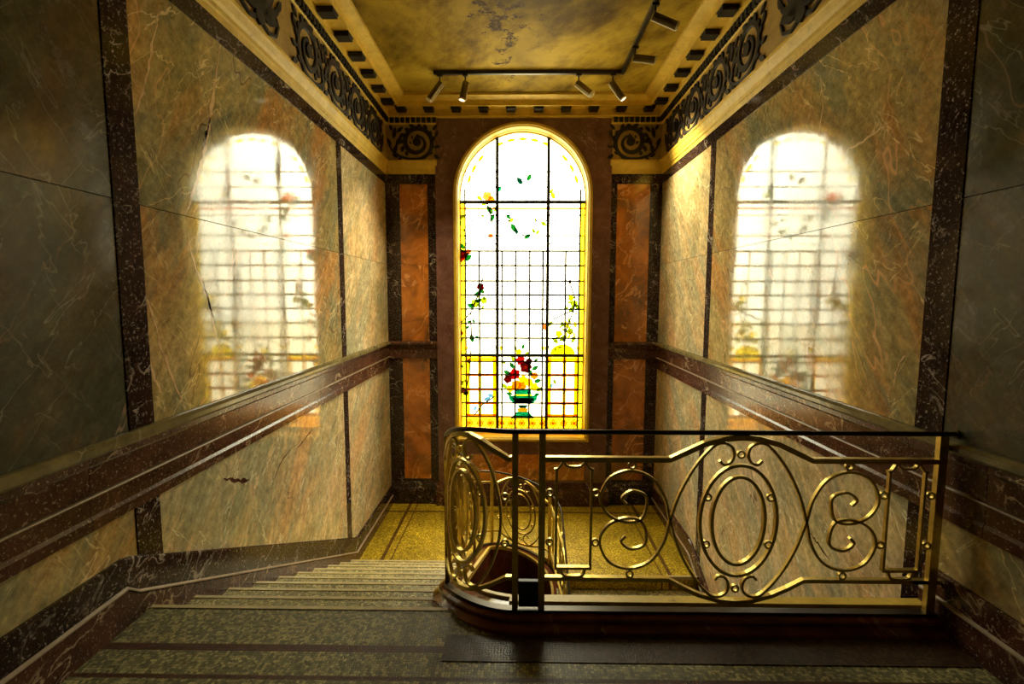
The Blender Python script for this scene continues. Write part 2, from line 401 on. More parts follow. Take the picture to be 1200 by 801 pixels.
stair = struct(empty('staircase', (XL, Y0, EYE+ZM)))
def flight(root, x0, x1, y_start, dy, z_start, n, nos_x0, nos_x1):
    o = tuple(root.location)
    for k in range(n):
        za = z_start - RISE*(k+1); ya = y_start + dy*TREAD*k; yb = ya + dy*(TREAD+.01)
        t = MB().box(x0, x1, min(ya, yb), max(ya, yb), za-.16, za).build('tread', MAT['tread'], root, o)
        ye = ya + dy*TREAD
        MB().box(nos_x0, nos_x1, min(ye-dy*.012, ye+dy*.010), max(ye-dy*.012, ye+dy*.010), za-.03, za+.003).build('nosing', MAT['nosing'], t, o)
flight(stair, XL, -.33, Y0, 1, ZF, NST-1, XL+.03, -.40)
stair2 = struct(empty('staircase', (XR, YS, EYE+ZLOW)))
flight(stair2, .40, XR, YS, -1, ZM, 9, .47, XR-.03)
MB().box(.50, XR-.03, YS-.010, YS+.012, ZM-.03, ZM+.003).build('nosing', MAT['nosing'], floor_low)
struct(MB().box(XL-.3, XR+.3, YF-.3, YB+.3, ZLOW-.2, ZLOW-.05).build('floor', MAT['wall_core']))

# ------------------------------------------------------------------ side walls: core, marble slabs, bands
T = .022
def side_wall(name, X, sgn):
    core = struct(MB().box(min(X, X-sgn*.25), max(X, X-sgn*.25), YF-.25, YB+.25, ZLOW, ZC+.2).build(name, MAT['wall_core']))
    xa, xb = X, X + sgn*T
    def slab(nm, pts, m, th=T):
        MB().prism(pts, 0, min(X, X+sgn*th), max(X, X+sgn*th)).build(nm, m, core)
    g = .002
    low = base_top if sgn > 0 else (lambda y: -1.19 if y < 2.0 else (-2.576 if y > 4.988 else -2.576 - .487*(4.988-y)))
    secs = [(YF, 2.10), (2.25, 4.742), (4.862, YB-.005)]
    for a, b in secs:
        for za, zb in ((-.60, .408), (.412, 1.447)):
            slab('marble_panel', [(a+g, za), (b-g, za), (b-g, zb), (a+g, zb)], MAT['panel_green_dim' if b < 2.2 else 'panel' if b < 4.8 else 'panel_cream_lit'])
        ys = [a+g] + [q for q in (2.02, 4.988) if a+g < q < b-g] + [b-g]
        if sgn < 0: ys = [q for q in ys if q != 2.02]
        lo = [(q, (low(q) if b > 2.2 or sgn > 0 else -1.19)-.02) for q in ys]
        slab('marble_panel', lo + [(b-g, -.955), (a+g, -.955)], MAT['panel' if b < 2.2 else 'panel_cream_lit'])
    for a, b in ((2.10, 2.25), (4.742, 4.862)):
        slab('marble_band', [(a+g, -.60), (b-g, -.60), (b-g, 1.447), (a+g, 1.447)], MAT['dark'], T+.004)
        slab('marble_band', [(a+g, low(a)-.03), (b-g, low(b)-.03), (b-g, -.955), (a+g, -.955)], MAT['dark'], T+.004)
    n = 4; L = (YB-YF)/n
    for k in range(n):
        slab('marble_band', [(YF+L*k+g, 1.449), (YF+L*(k+1)-g, 1.449), (YF+L*(k+1)-g, 1.565), (YF+L*k+g, 1.565)], MAT['dark'], T+.006)
    return core
wl = side_wall('wall_left', XL, 1)
wr = side_wall('wall_right', XR, -1)
struct(MB().box(XL-.25, XR+.25, YF-.25, YF, ZLOW-.2, ZC+.2).build('wall_front', plain('dim_brown_plaster', (.06, .045, .03), .8)))

# long crack-like veins inlaid in the slabs
MAT['vein_rust'] = plain('rust_vein', (.90, .52, .30), .12, 0, .45, 18)
MAT['vein_dark'] = plain('dark_vein', (.07, .024, .02), .12, 0, .4, 18)
def wall_vein(core, X, sgn, px, wid, m, seed):
    r = random.Random(seed); pts = []
    for a, b in px:
        d = fw + rt2*((a-600)/F_PX) - up2*((b-400.5)/F_PX); d = d*((X+sgn*T)/d.x); pts.append(Vector((d.y, d.z)))
    P = catmull([(p.x, p.y, 0) for p in pts], 7); n = len(P); L = []; R = []
    for i, p in enumerate(P):
        d = (P[min(n-1, i+1)] - P[max(0, i-1)]).normalized(); nv = Vector((-d.y, d.x, 0))
        q = p + nv*r.uniform(-.006, .006); hw = wid/2*r.uniform(.35, 1.3)*min(1, 3*i/n + .15, 3*(n-1-i)/n + .15)
        L.append(q + nv*hw); R.append(q - nv*hw)
    x0, x1 = X+sgn*T, X+sgn*(T+.0008)
    MB().loft([[(x0, a.x, a.y), (x1, a.x, a.y), (x1, b.x, b.y), (x0, b.x, b.y)] for a, b in zip(L, R)]).build('vein', MAT[m], core)
for k, (px, wd, m) in enumerate((([(258, 52), (250, 108), (244, 148), (238, 185), (225, 230), (216, 252)], .026, 'vein_rust'), ([(247, 135), (242, 155), (238, 176)], .022, 'vein_dark'),
        ([(218, 268), (225, 300), (238, 335), (246, 362), (255, 400), (264, 424)], .020, 'vein_rust'), ([(238, 328), (244, 352), (252, 380)], .020, 'vein_dark'),
        ([(186, 12), (178, 55), (170, 95), (156, 138)], .014, 'vein_rust'), ([(164, 340), (178, 366), (190, 410), (216, 478)], .016, 'vein_rust'), ([(168, 398), (180, 440), (190, 462)], .018, 'vein_rust'),
        ([(320, 566), (330, 540), (352, 515)], .010, 'vein_dark'), ([(344, 532), (356, 515), (366, 502)], .012, 'vein_dark'), ([(262, 560), (280, 563), (292, 562)], .03, 'vein_dark'))):
    wall_vein(wl, XL, 1, px, wd, m, k)
for k, (px, wd, m) in enumerate((([(948, 622), (958, 636), (972, 655)], .014, 'vein_dark'), ([(1040, 145), (1020, 160), (992, 176)], .012, 'vein_rust'), ([(962, 90), (964, 120), (960, 160)], .012, 'vein_rust'),
        ([(1046, 455), (1052, 430), (1064, 412)], .010, 'vein_rust'))):
    wall_vein(wr, XR, -1, px, wd, m, 50+k)

# ------------------------------------------------------------------ ceiling
ceil = struct(MB().box(XL-.2, XR+.2, YF-.2, YB+.2, ZC, ZC+.15).build('ceiling', MAT['ceiling']))

# ------------------------------------------------------------------ window opening outline
WX, HW, ZSP, ZB = .055, .85, 1.30, -1.90
def arch_pts(hw, zb, n=40, zs=ZSP):
    return [(WX-hw, zb)] + [(WX - hw*math.cos(PI*k/n), zs + hw*math.sin(PI*k/n)) for k in range(n+1)] + [(WX+hw, zb)]
def holed(mb, x0, x1, z0, z1, hw, zb, y0, y1, n=40):
    """slab x0..x1, z0..z1 with the arched opening cut out, front y0, back y1"""
    A = arch_pts(hw, zb, n)
    O = [(x0, zb)] + [None]*(n+1) + [(x1, zb)]
    for k in range(n+1):
        a, b = A[k+1]; dx, dz = a-WX, b-ZSP
        sc = 1e9
        if dx < -1e-9: sc = min(sc, (x0-WX)/dx)
        if dx > 1e-9: sc = min(sc, (x1-WX)/dx)
        if dz > 1e-9: sc = min(sc, (z1-ZSP)/dz)
        O[k+1] = (WX+dx*sc, ZSP+dz*sc)
    m = len(A)
    # exact outer corners
    for cxn, czn in ((x0, z1), (x1, z1)):
        k = min(range(m), key=lambda i: math.dist(O[i], (cxn, czn))); O[k] = (cxn, czn)
    vs = [(p[0], y0, p[1]) for p in A] + [(p[0], y0, p[1]) for p in O] + [(p[0], y1, p[1]) for p in A] + [(p[0], y1, p[1]) for p in O]
    fs = []
    for i in range(m-1):
        fs += [(i, i+1, m+i+1, m+i), (2*m+i, 3*m+i, 3*m+i+1, 2*m+i+1), (i, 2*m+i, 2*m+i+1, i+1), (m+i, m+i+1, 3*m+i+1, 3*m+i)]
    mb.add(vs, fs)
    mb.box(x0, x1, y0, y1, z0, zb)
wb = MB(); holed(wb, XL-.2, XR+.2, ZLOW-.2, ZC+.1, HW+.06, ZB-.06, YB, YB+.28)
wall_back = struct(wb.build('wall_back', MAT['wall_core']))
sr = MB(); holed(sr, -1.07, 1.19, ZM, 2.325, HW, ZB, YB-.06, YB+.12)
sr.build('window_surround', MAT['surround'], wall_back)
MB().box(WX-.82, WX+.84, YB-.068, YB-.055, -2.48, -2.13).build('marble_panel', MAT['rouge'], wall_back)
def bslab(nm, x0, x1, z0, z1, m, th=T):
    MB().box(x0, x1, YB-th, YB, z0, z1).build(nm, m, wall_back)
for (xo, xi, xp0, xp1) in ((XL+.02, -1.072, -1.545, -1.18), (XR-.02, 1.192, 1.70, 1.272)):
    a, b = min(xo, xp0), max(xo, xp0); bslab('marble_band', a, b, ZM, 1.565, MAT['dark'])
    a, b = min(xi, xp1), max(xi, xp1); bslab('marble_band', a, b, ZM, 1.565, MAT['dark'])
    a, b = min(xp0, xp1), max(xp0, xp1)
    bslab('marble_band', a, b, 1.437, 1.565, MAT['dark']); bslab('marble_band', a, b, ZM, -2.49, MAT['dark'])
    for za, zb in ((-.60, .408), (.411, 1.436), (-2.489, -.80)):
        bslab('marble_panel', a+.002, b-.002, za, zb, MAT['rouge'], T-.006)

# ------------------------------------------------------------------ dado rail and skirtings (swept profiles)
def sweep_wall(pr, wall, a, b):
    """closed profile pr of (offset from wall, z) run along a wall from a to b"""
    mb = MB()
    if wall == 'L': R = [[(XL+o, y, z) for o, z in pr] for y in (a, b)]
    elif wall == 'R': R = [[(XR-o, y, z) for o, z in pr] for y in (a, b)]
    else: R = [[(x, YB-o, z) for o, z in pr] for x in (a, b)]
    return mb.loft(R)
CAP = [(0, -.598), (.040, -.604), (.058, -.618), (.060, -.640), (.050, -.652), (0, -.652)]
BRD = [(0, -.652), (.044, -.654), (.046, -.680), (.040, -.690), (.036, -.800), (0, -.805)]
LIN = [(0, -.802), (.042, -.806), (.044, -.811), (.040, -.816), (0, -.816)]
LOWR = [(0, -.816), (.036, -.818), (.032, -.890), (.040, -.905), (.038, -.950), (0, -.960)]
BACKB = [(0, -.652), (.044, -.654), (.046, -.680), (.036, -.690), (.034, -.830), (0, -.840)]
for nm, wside, a, b in (('trim_1', 'L', YF, YB-.03), ('trim_2', 'R', YF, YB-.03)):
    root = struct(empty(nm, (XL if wside == 'L' else XR, 2, EYE-.9))); o = tuple(root.location)
    sweep_wall(CAP, wside, a, b).build('dado_cap', MAT['cap'], root, o)
    n = 5
    for k in range(n):
        p, q = a+(b-a)*k/n, a+(b-a)*(k+1)/n - .003
        sweep_wall(BRD, wside, p, q).build('dado_board', MAT['dado'], root, o)
        sweep_wall(LOWR, wside, p, q).build('lower_board', MAT['dado'], root, o)
    sweep_wall(LIN, wside, a, b).build('inlay_line', MAT['pale_line'], root, o)
root = struct(empty('trim_3', (0, YB, EYE-.9))); o = tuple(root.location)
for a, b in ((XL+.03, -1.071), (1.191, XR-.03)):
    sweep_wall(CAP, 'B', a, b).build('dado_cap', MAT['dado'], root, o)
    sweep_wall(BACKB, 'B', a, b).build('dado_board', MAT['dado'], root, o)

# skirtings: upper board of marble, pale line, plinth down to the floor
def skirting(name, X, sgn, line_pts_top, line_pts_mid, line_pts_bot):
    root = struct(empty(name, (X, line_pts_top[0][0], EYE+ZF))); o = tuple(root.location)
    def run(nm, up_, dn, th, m):
        mb = MB(); R = []
        for (y, z1), (_, z0) in zip(up_, dn):
            R.append([(X, y, z0), (X+sgn*th, y, z0), (X+sgn*th, y, z1-.008), (X+sgn*(th-.010), y, z1), (X, y, z1)])
        mb.loft(R).build(nm, m, root, o)
    run('skirting_board', line_pts_top, line_pts_mid, .045, MAT['dark'] if sgn > 0 else MAT['dado'])
    run('inlay_line', [(y, z+.008) for y, z in line_pts_mid], [(y, z-.006) for y, z in line_pts_mid], .056, MAT['pale_line'])
    run('plinth', [(y, z-.004) for y, z in line_pts_mid], line_pts_bot, .052, MAT['dado'])
YSQ = [YF, 2.00, 2.06, 4.94, 5.02, YB-.05]
top = [(y, base_top(y)) for y in YSQ]
mid = [(y, z-.135-.03*(1 if 2.05 < y < 4.95 else 0)) for y, z in top]
bot = [(YF, ZF-.02), (2.00, ZF-.02), (2.06, ZF-.15), (4.94, ZM-.10), (5.02, ZM-.05), (YB-.05, ZM-.05)]
skirting('baseboard_left', XL, 1, top, mid, bot)
skirting('baseboard_right', XR, -1, [(YF, -1.19), (2.12, -1.19)], [(YF, -1.30), (2.12, -1.30)], [(YF, ZF-.12), (2.12, ZF-.12)])
def rlow(y): return -2.576 if y > 4.988 else -2.576 - .487*(4.988-y)
YR = [2.3, 4.95, 5.02, YB-.05]
rtp = [(y, rlow(y)) for y in YR]
skirting('baseboard_right', XR, -1, rtp, [(y, z-.15) for y, z in rtp], [(y, z-.42) for y, z in rtp])
root = struct(empty('baseboard_back', (0, YB, EYE+ZM))); o = tuple(root.location)
SK = [(.06, ZM), (.12, ZM), (.12, -2.62), (.105, -2.60), (.10, -2.56), (.085, -2.53), (.06, -2.52)]
SK2 = [(0, ZM), (.06, ZM), (.06, -2.62), (.045, -2.60), (.04, -2.56), (.03, -2.53), (0, -2.52)]
sweep_wall(SK, 'B', -1.10, 1.22).build('skirting_board', MAT['dado'], root, o)
sweep_wall(SK2, 'B', XL+.05, -1.10).build('skirting_board', MAT['dark'], root, o)
sweep_wall(SK2, 'B', 1.22, XR-.05).build('skirting_board', MAT['dark'], root, o)

# ------------------------------------------------------------------ cornice: mitred profiles along both sides and the window wall
MOLD = [(.0, 1.56), (.030, 1.562), (.034, 1.598), (.044, 1.606), (.046, 1.632), (.058, 1.652), (.070, 1.690), (.080, 1.700), (.080, 1.722), (.058, 1.736), (0, 1.736)]
FRZ = [(0, 1.736), (.055, 1.736), (.055, 2.165), (0, 2.165)]
DEN = [(0, 2.165), (.068, 2.167), (.075, 2.182), (.075, 2.240), (0, 2.240)]
SOF = [(0, 2.240), (.108, 2.242), (.112, 2.262), (.100, 2.275), (.100, 2.335), (.246, 2.335), (.250, 2.318), (.262, 2.320), (.262, 2.375), (.29, 2.383), (.345, 2.405), (.358, 2.410), (.358, 2.46), (0, 2.46)]
def mitred(pr, wall):
    mb = MB()
    if wall == 'L': R = [[(XL+o_, YF, z) for o_, z in pr], [(XL+o_, YB-o_, z) for o_, z in pr]]
    elif wall == 'R': R = [[(XR-o_, YF, z) for o_, z in pr], [(XR-o_, YB-o_, z) for o_, z in pr]]
    elif wall == 'BL': R = [[(XL+o_, YB-o_, z) for o_, z in pr], [(-1.05, YB-o_, z) for o_, z in pr]]
    elif wall == 'BR': R = [[(1.17, YB-o_, z) for o_, z in pr], [(XR-o_, YB-o_, z) for o_, z in pr]]
    else: R = [[(XL+o_, YB-o_, z) for o_, z in pr], [(XR-o_, YB-o_, z) for o_, z in pr]]
    return mb.loft(R)

def ribbon(mb, pts, wid, y0=0.0, y1=.014):
    """flat relief band along 2-D pts, wid a function of t; lies in x,z and stands y0..y1 proud (towards -y)"""
    n = len(pts); R = []
    for i, p in enumerate(pts):
        a, b = pts[max(0, i-1)], pts[min(n-1, i+1)]
        d = Vector((b[0]-a[0], b[1]-a[1]))
        if d.length < 1e-9: d = Vector((1, 0))
        d.normalize(); nx, nz = -d.y, d.x; hw = wid(i/(n-1))/2
        R.append([(p[0]+nx*hw, -y0, p[1]+nz*hw), (p[0]-nx*hw, -y0, p[1]-nz*hw), (p[0]-nx*hw*.7, -y1, p[1]-nz*hw*.7), (p[0]+nx*hw*.7, -y1, p[1]+nz*hw*.7)])
    mb.loft(R)
def leaf2(mb, x, z, ang, ln, wd, y1=.012):
    c, s = math.cos(ang), math.sin(ang)
    prof = [(0, 0), (.25, .42), (.55, .5), (.85, .25), (1, 0), (.85, -.25), (.55, -.5), (.25, -.42)]
    mb.prism([(x + c*a*ln - s*b*wd, z + s*a*ln + c*b*wd) for a, b in prof], 1, 0, -y1)
def scroll_mesh(flip):
    mb = MB(); f = -1 if flip else 1
    def lf(x_, z_, a_, l_, w_, h_=.014): leaf2(mb, f*x_, z_, a_ if not flip else PI-a_, l_, w_, h_)
    sp2 = []
    for k in range(56):
        t = k/55; a = -PI*.5 + t*PI*3.2; r = .178*(1-t)**.62 + .030
        sp2.append((f*r*math.cos(a), r*math.sin(a)))
    stem = [(f*(-.36), -.03), (f*(-.31), -.11), (f*(-.22), -.175), (f*(-.10), -.208)]
    ribbon(mb, stem + sp2, lambda t: .020 + .042*math.sin(PI*min(1, t*1.15))**.6 if t < .85 else .034, 0, .016)
    mb.prism([(.052*math.cos(2*PI*k/14)*1.0, .052*math.sin(2*PI*k/14)) for k in range(14)], 1, 0, -.020)   # dark rosette at the eye
    for k in range(13):                                   # ragged acanthus lobes along the outer turn
        a = -PI*.40 + k*PI*1.62/12; r = .190 - .016*k/12
        lf(r*math.cos(a), r*math.sin(a), a + .95, .060 + .022*(k % 2), .050)
    for k in range(4): lf(.10*math.cos(.4+k*.9), .10*math.sin(.4+k*.9), .4+k*.9 + 2.5, .045, .024)
    # spray of leaves filling the gap to the next scroll
    for (lx, lz, la, ll, lw) in ((-.30, -.16, 1.25, .15, .050), (-.27, -.05, 1.05, .15, .052), (-.30, .04, 1.35, .15, .050), (-.25, .12, .75, .10, .042), (-.31, .14, 2.0, .08, .040),
                                 (-.33, -.05, 2.0, .11, .045), (-.20, -.19, -2.3, .06, .036), (-.24, -.19, 2.7, .09, .036), (.21, -.16, -.5, .10, .044), (.22, -.07, .25, .085, .040), (.20, .15, .7, .09, .04), (.24, .06, 1.2, .09, .04)):
        lf(lx, lz, la, ll, lw)
    return mb
def palmette_mesh():
    mb = MB()
    for k in range(9):
        a = PI*(.06 + .88*k/8); leaf2(mb, .03*math.cos(a), -.12, a, .20 + .10*math.sin(a), .07, .02)
    leaf2(mb, 0, -.10, -PI/2, .10, .12, .02)
    for f in (-1, 1):
        ribbon(mb, [(f*x_, z_) for x_, z_ in ((.03, -.16), (.12, -.19), (.22, -.16), (.26, -.08), (.22, -.03), (.17, -.06), (.19, -.10))], lambda t: .035-.015*t)
        for k in range(4): leaf2(mb, f*(.14+.04*k), -.13+.05*k, PI/2 - f*.5, .11, .045)
    return mb
dup_src = {}
def relief(kind, parent, loc, rotz):
    if kind not in dup_src:
        mb = {'a': lambda: scroll_mesh(False), 'b': lambda: scroll_mesh(True), 'p': palmette_mesh}[kind]()
        ob = mb.build('palmette' if kind == 'p' else 'scroll', MAT['soot'], parent, None, dz=0); dup_src[kind] = ob
    else:
        ob = dup_src[kind].copy(); C.objects.link(ob); ob.parent = parent
    ob.location = loc; ob.rotation_euler = (0, 0, rotz)
MODSRC = [None]
def modillion(parent, loc, rotz):
    if MODSRC[0] is None:
        mb = MB(); mb.box(-.055, .055, -.128, 0, -.042, .004); mb.box(-.064, .064, -.134, 0, -.014, .004)
        MODSRC[0] = mb.build('modillion', MAT['soot'], parent, None, dz=0); ob = MODSRC[0]
    else:
        ob = MODSRC[0].copy(); C.objects.link(ob); ob.parent = parent
    ob.location = loc; ob.rotation_euler = (0, 0, rotz)
FZ = 1.95
for nm, wside in (('trim_4', 'L'), ('trim_5', 'R')):
    sg = 1 if wside == 'L' else -1; X = XL if wside == 'L' else XR
    root = struct(empty(nm, (X, 3, EYE+1.56)));  o = tuple(root.location)
    mitred(MOLD, wside).build('gilded_moulding', MAT['gilt'], root, o)
    mitred(FRZ, wside).build('frieze', MAT['frieze'], root, o)
    mitred(DEN, wside).build('dentil_backing', MAT['gilt'], root, o)
    mitred(SOF, wside).build('corona', MAT['gilt'], root, o)
    d = MB(); y = YF
    while y < YB-.13:
        a, b = X+sg*.07, X+sg*.104; d.box(min(a, b), max(a, b), y, y+.046, 2.182, 2.240); y += .067
    t = d.build('dentil_row', MAT['soot'], root, o); t['kind'] = 'stuff'
    rz = PI/2 if wside == 'L' else -PI/2              # relief faces the room
    for k in range(4): relief('b' if wside == 'L' else 'a', root, (sg*.055, 4.09 + .60*k - 3, FZ-1.56), rz)
    relief('p', root, (sg*.055, 3.33-3, FZ-1.56), rz)
    for k in range(5): relief('a' if wside == 'L' else 'b', root, (sg*.055, 2.57 - .60*k - 3, FZ-1.56), rz)
    for k in range(15): modillion(root, (sg*.108, 6.08-.37*k-3, 2.335-1.56), rz)
root = struct(empty('trim_6', (0, YB, EYE+1.56))); o = tuple(root.location)
for side in ('BL', 'BR'):
    mitred(MOLD, side).build('gilded_moulding', MAT['gilt'], root, o)
    mitred(FRZ, side).build('frieze', MAT['frieze'], root, o)
    mitred(DEN, side).build('dentil_backing', MAT['gilt'], root, o)
    d = MB(); x = XL+.12 if side == 'BL' else 1.20
    while x < (-1.09 if side == 'BL' else XR-.13):
        d.box(x, x+.044, YB-.104, YB-.07, 2.182, 2.240); x += .067
    t = d.build('dentil_row', MAT['soot'], root, o); t['kind'] = 'stuff'
mitred(SOF, 'B').build('corona', MAT['gilt'], root, o)
relief('a', root, (-1.30, -.055, FZ-1.56), 0); relief('b', root, (1.42, -.055, FZ-1.56), 0)
for k in range(10):
    xk = -1.47 + .343*k; modillion(root, (xk, -.108, 2.335-1.56), 0)

# ------------------------------------------------------------------ the window
win = struct(empty('window_1', (WX, 6.60, EYE+ZB))); wo = tuple(win.location)
def swept_frame(prof, name, m):
    """closed profile of (inset from opening edge: + = outwards, y) round the whole opening"""
    A = arch_pts(HW, ZB); n = len(A); R = []
    for i, p in enumerate(A):
        if 0 < i < n-1:
            d = Vector((p[0]-WX, max(p[1]-ZSP, 0))).normalized()
        else: d = Vector((math.copysign(1, p[0]-WX), -1))
        R.append([(p[0]+d.x*q, yy, p[1]+d.y*q) for q, yy in prof])
    MB().loft(R, closed=True).build(name, m, win, wo)
MAT['frame'] = gilt_plaster('gilded_window_frame', (.48, .30, .012), (.70, .48, .022), .5)
swept_frame([(.045, YB-.055), (.045, YB-.085), (.030, YB-.098), (.010, YB-.094), (.0, YB-.080), (-.012, YB-.07), (-.012, YB+.03), (.0, YB+.03), (.004, YB-.055)], 'window_frame', MAT['frame'])
swept_frame([(.002, YB+.03), (-.014, YB+.03), (-.022, YB+.06), (-.018, 6.585), (-.030, 6.588), (-.030, 6.625), (.03, 6.63), (.03, YB+.13), (.002, YB+.12)], 'inner_frame', MAT['frame'])
MB().prism([(YB-.05, -1.945), (YB-.05, -1.90), (6.60, -1.85), (6.62, -1.85), (6.62, -1.945)], 0, WX-HW, WX+HW).build('sill', MAT['frame'], win, wo)

OUT = arch_pts(HW-.02, -1.83, 32)
def clip(poly, conv=OUT):
    out = poly; m = len(conv)
    for i in range(m):
        a, b = conv[i], conv[(i+1) % m]
        inside = lambda p: (b[0]-a[0])*(p[1]-a[1]) - (b[1]-a[1])*(p[0]-a[0]) <= 1e-9
        inp, out = out, []
        for k in range(len(inp)):
            p, q = inp[k], inp[(k+1) % len(inp)]
            ip, iq = inside(p), inside(q)
            if ip: out.append(p)
            if ip != iq:
                d1 = (b[0]-a[0])*(p[1]-a[1]) - (b[1]-a[1])*(p[0]-a[0]); d2 = (b[0]-a[0])*(q[1]-a[1]) - (b[1]-a[1])*(q[0]-a[0])
                t = d1/(d1-d2); out.append((p[0]+(q[0]-p[0])*t, p[1]+(q[1]-p[1])*t))
        if len(out) < 3: return []
    return out
def pane(x0, x1, z0, z1, g, name='pane', y=6.606):
    p = clip([(x0, z0), (x1, z0), (x1, z1), (x0, z1)])
    if len(p) < 3: return
    ar = abs(sum(p[i][0]*p[(i+1) % len(p)][1] - p[(i+1) % len(p)][0]*p[i][1] for i in range(len(p))))/2
    if ar < 2e-4: return
    MB().add([(a, y, b) for a, b in p], [tuple(range(len(p)))]).build(name, g, win, wo)
came = MB()
def came_line(p, q, r=.004):
    came.tube([(p[0], 6.602, p[1]), (q[0], 6.602, q[1])], r*3.4, 6)
XS = [-.83, -.765, -.578, -.337, -.275, -.092, .098, .275, .337, .578, .765, .83]
ZL = [-1.83, -1.656, -1.464, -1.274, -1.073, -.891, -.803]
ZMID = [-.803, -.675, -.57, -.372, -.177, .014, .2, .405, .597]
ZT = [.597, .798, 1.066, 1.155, 1.232, 1.43, 1.627, 1.85, 2.16]
for zi in range(len(ZL)-1):
    for xi in range(len(XS)-1):
        edge = xi in (0, len(XS)-2)
        g = GL['yellow'] if edge else GL['amber'] if zi == 0 else (GL['lemon'] if zi == 5 and xi in (1, 2, 8, 9) else GL['clear'])
        pane(WX+XS[xi], WX+XS[xi+1], ZL[zi], ZL[zi+1], g)
for zi in range(len(ZMID)-1):
    for xi in range(len(XS)-1):
        pane(WX+XS[xi], WX+XS[xi+1], ZMID[zi], ZMID[zi+1], GL['yellow'] if xi in (0, len(XS)-2) else GL['clear'])
XT = [-.83, -.765, -.337, .337, .765, .83]
for zi in range(len(ZT)-1):
    for xi in range(len(XT)-1):
        edge = xi in (0, 4)
        if ZT[zi] >= 1.232 and edge: continue
        x0, x1 = XT[xi], XT[xi+1]
        if ZT[zi] >= 1.232 and xi == 1: x0 = -.83
        if ZT[zi] >= 1.232 and xi == 3: x1 = .83
        g = GL['yellow'] if edge else (GL['lemon'] if abs(ZT[zi]-1.155) < .01 and False else GL['clear'])
        pane(WX+x0, WX+x1, ZT[zi], ZT[zi+1], g)
# lead cames
for xx in XS[1:-1]:
    if abs(abs(xx)-.337) < .001: continue
    came_line((WX+xx, -1.83), (WX+xx, .597 if abs(xx) < .7 else 1.40))
for zz in ZL[1:-1] + ZMID[2:-1] + [.597, .798]:
    came_line((WX-.83, zz), (WX+.83, zz), .004 if zz < .6 else .003)
for zz in (1.066, 1.627, 1.43): 
    h = .83 if zz < ZSP else math.sqrt(.83**2-(zz-ZSP)**2)
    came_line((WX-h, zz), (WX+h, zz), .0022)
c2 = came.build('lead_cames', MAT['lead'], win, wo); c2['kind'] = 'stuff'
dots = MB()
for zz in (1.066, .995, 1.43, 1.627, .69):
    for k in range(13):
        xx = -.74 + 1.48*k/12 + (.06 if zz == .995 else 0)
        if abs(xx) < .75 and (zz < ZSP or xx*xx + (zz-ZSP)**2 < .6): dots.box(WX+xx-.011, WX+xx+.011, 6.594, 6.602, zz-.009, zz+.009)
t = dots.build('lead_dots', MAT['lead'], win, wo); t['kind'] = 'stuff'
# iron glazing bars
for xx in (-.337, .337):
    h = ZSP + math.sqrt(.83**2 - xx*xx)
    MB().box(WX+xx-.021, WX+xx+.021, 6.575, 6.60, -1.83, h).build('glazing_bar', MAT['black_iron'], win, wo)
for zz in (1.232, -.803, -1.835):
    MB().box(WX-.83, WX+.83, 6.572, 6.598, zz-.021, zz+.021).build('glazing_bar', MAT['black_iron'], win, wo)
MB().box(WX-.82, WX+.82, 6.590, 6.600, 1.140, 1.165).build('border_strip', GL['amber'], win, wo)
# yellow trellis of the lower lights
for sgn in (-1, 1):
    for xx in (.375, .578, .735):
        MB().box(WX+sgn*xx-.024, WX+sgn*xx+.024, 6.592, 6.596, -1.656, -.82).build('trellis_strip', GL['yellow'], win, wo)
    for zz in (-1.634, -1.464, -1.274, -1.073, -.86):
        MB().box(WX+min(sgn*.35, sgn*.765), WX+max(sgn*.35, sgn*.765), 6.586, 6.590, zz-.02, zz+.02).build('trellis_strip', GL['amber' if zz not in (-.86,) else 'yellow'], win, wo)
def disc(x, z, r, g, name, y=6.584, n=12, sx=1.0, rot=0.0):
    c, s = math.cos(rot), math.sin(rot)
    MB().prism([(x + c*r*sx*math.cos(2*PI*k/n) - s*r*math.sin(2*PI*k/n), z + s*r*sx*math.cos(2*PI*k/n) + c*r*math.sin(2*PI*k/n)) for k in range(n)], 1, y, y+.004).build(name, g, win, wo)
for k in range(11):                                    # band of roundels along the bottom
    xx = WX - .72 + 1.44*k/10
    disc(xx, -1.743, .052, GL['lemon'], 'roundel', 6.588)
    disc(xx, -1.743, .020, GL['amber'], 'roundel', 6.582)
bl = MB()
for k in range(22):
    xx = WX - .79 + 1.58*k/22; z0, z1 = (-1.81, -1.68) if k % 2 else (-1.68, -1.81)
    bl.tube([(xx, 6.58, z0), (xx+1.58/22, 6.58, z1)], .004, 5); bl.tube([(xx, 6.58, z1), (xx+1.58/22, 6.58, z0)], .004, 5)
t = bl.build('lead_lattice', MAT['lead'], win, wo); t['kind'] = 'stuff'
# arched heads with yellow bosses over the lower lights
ah = MB()
for xc, rw in ((-.55, .19), (0, .26), (.55, .19)):
    ah.tube([(WX+xc-rw*math.cos(PI*k/12), 6.588, -.70+.11*math.sin(PI*k/12)) for k in range(13)], .005, 5)
    for sgn in (-1, 1): disc(WX+xc+sgn*(rw+.022), -.705, .028, GL['lemon'], 'boss')
t = ah.build('lead_arches', MAT['lead'], win, wo)
MB().prism([(WX+.55-.17*math.cos(PI*k/12), -.79+.14*math.sin(PI*k/12)) for k in range(13)], 1, 6.590, 6.594).build('glass_fan', GL['lemon'], win, wo)

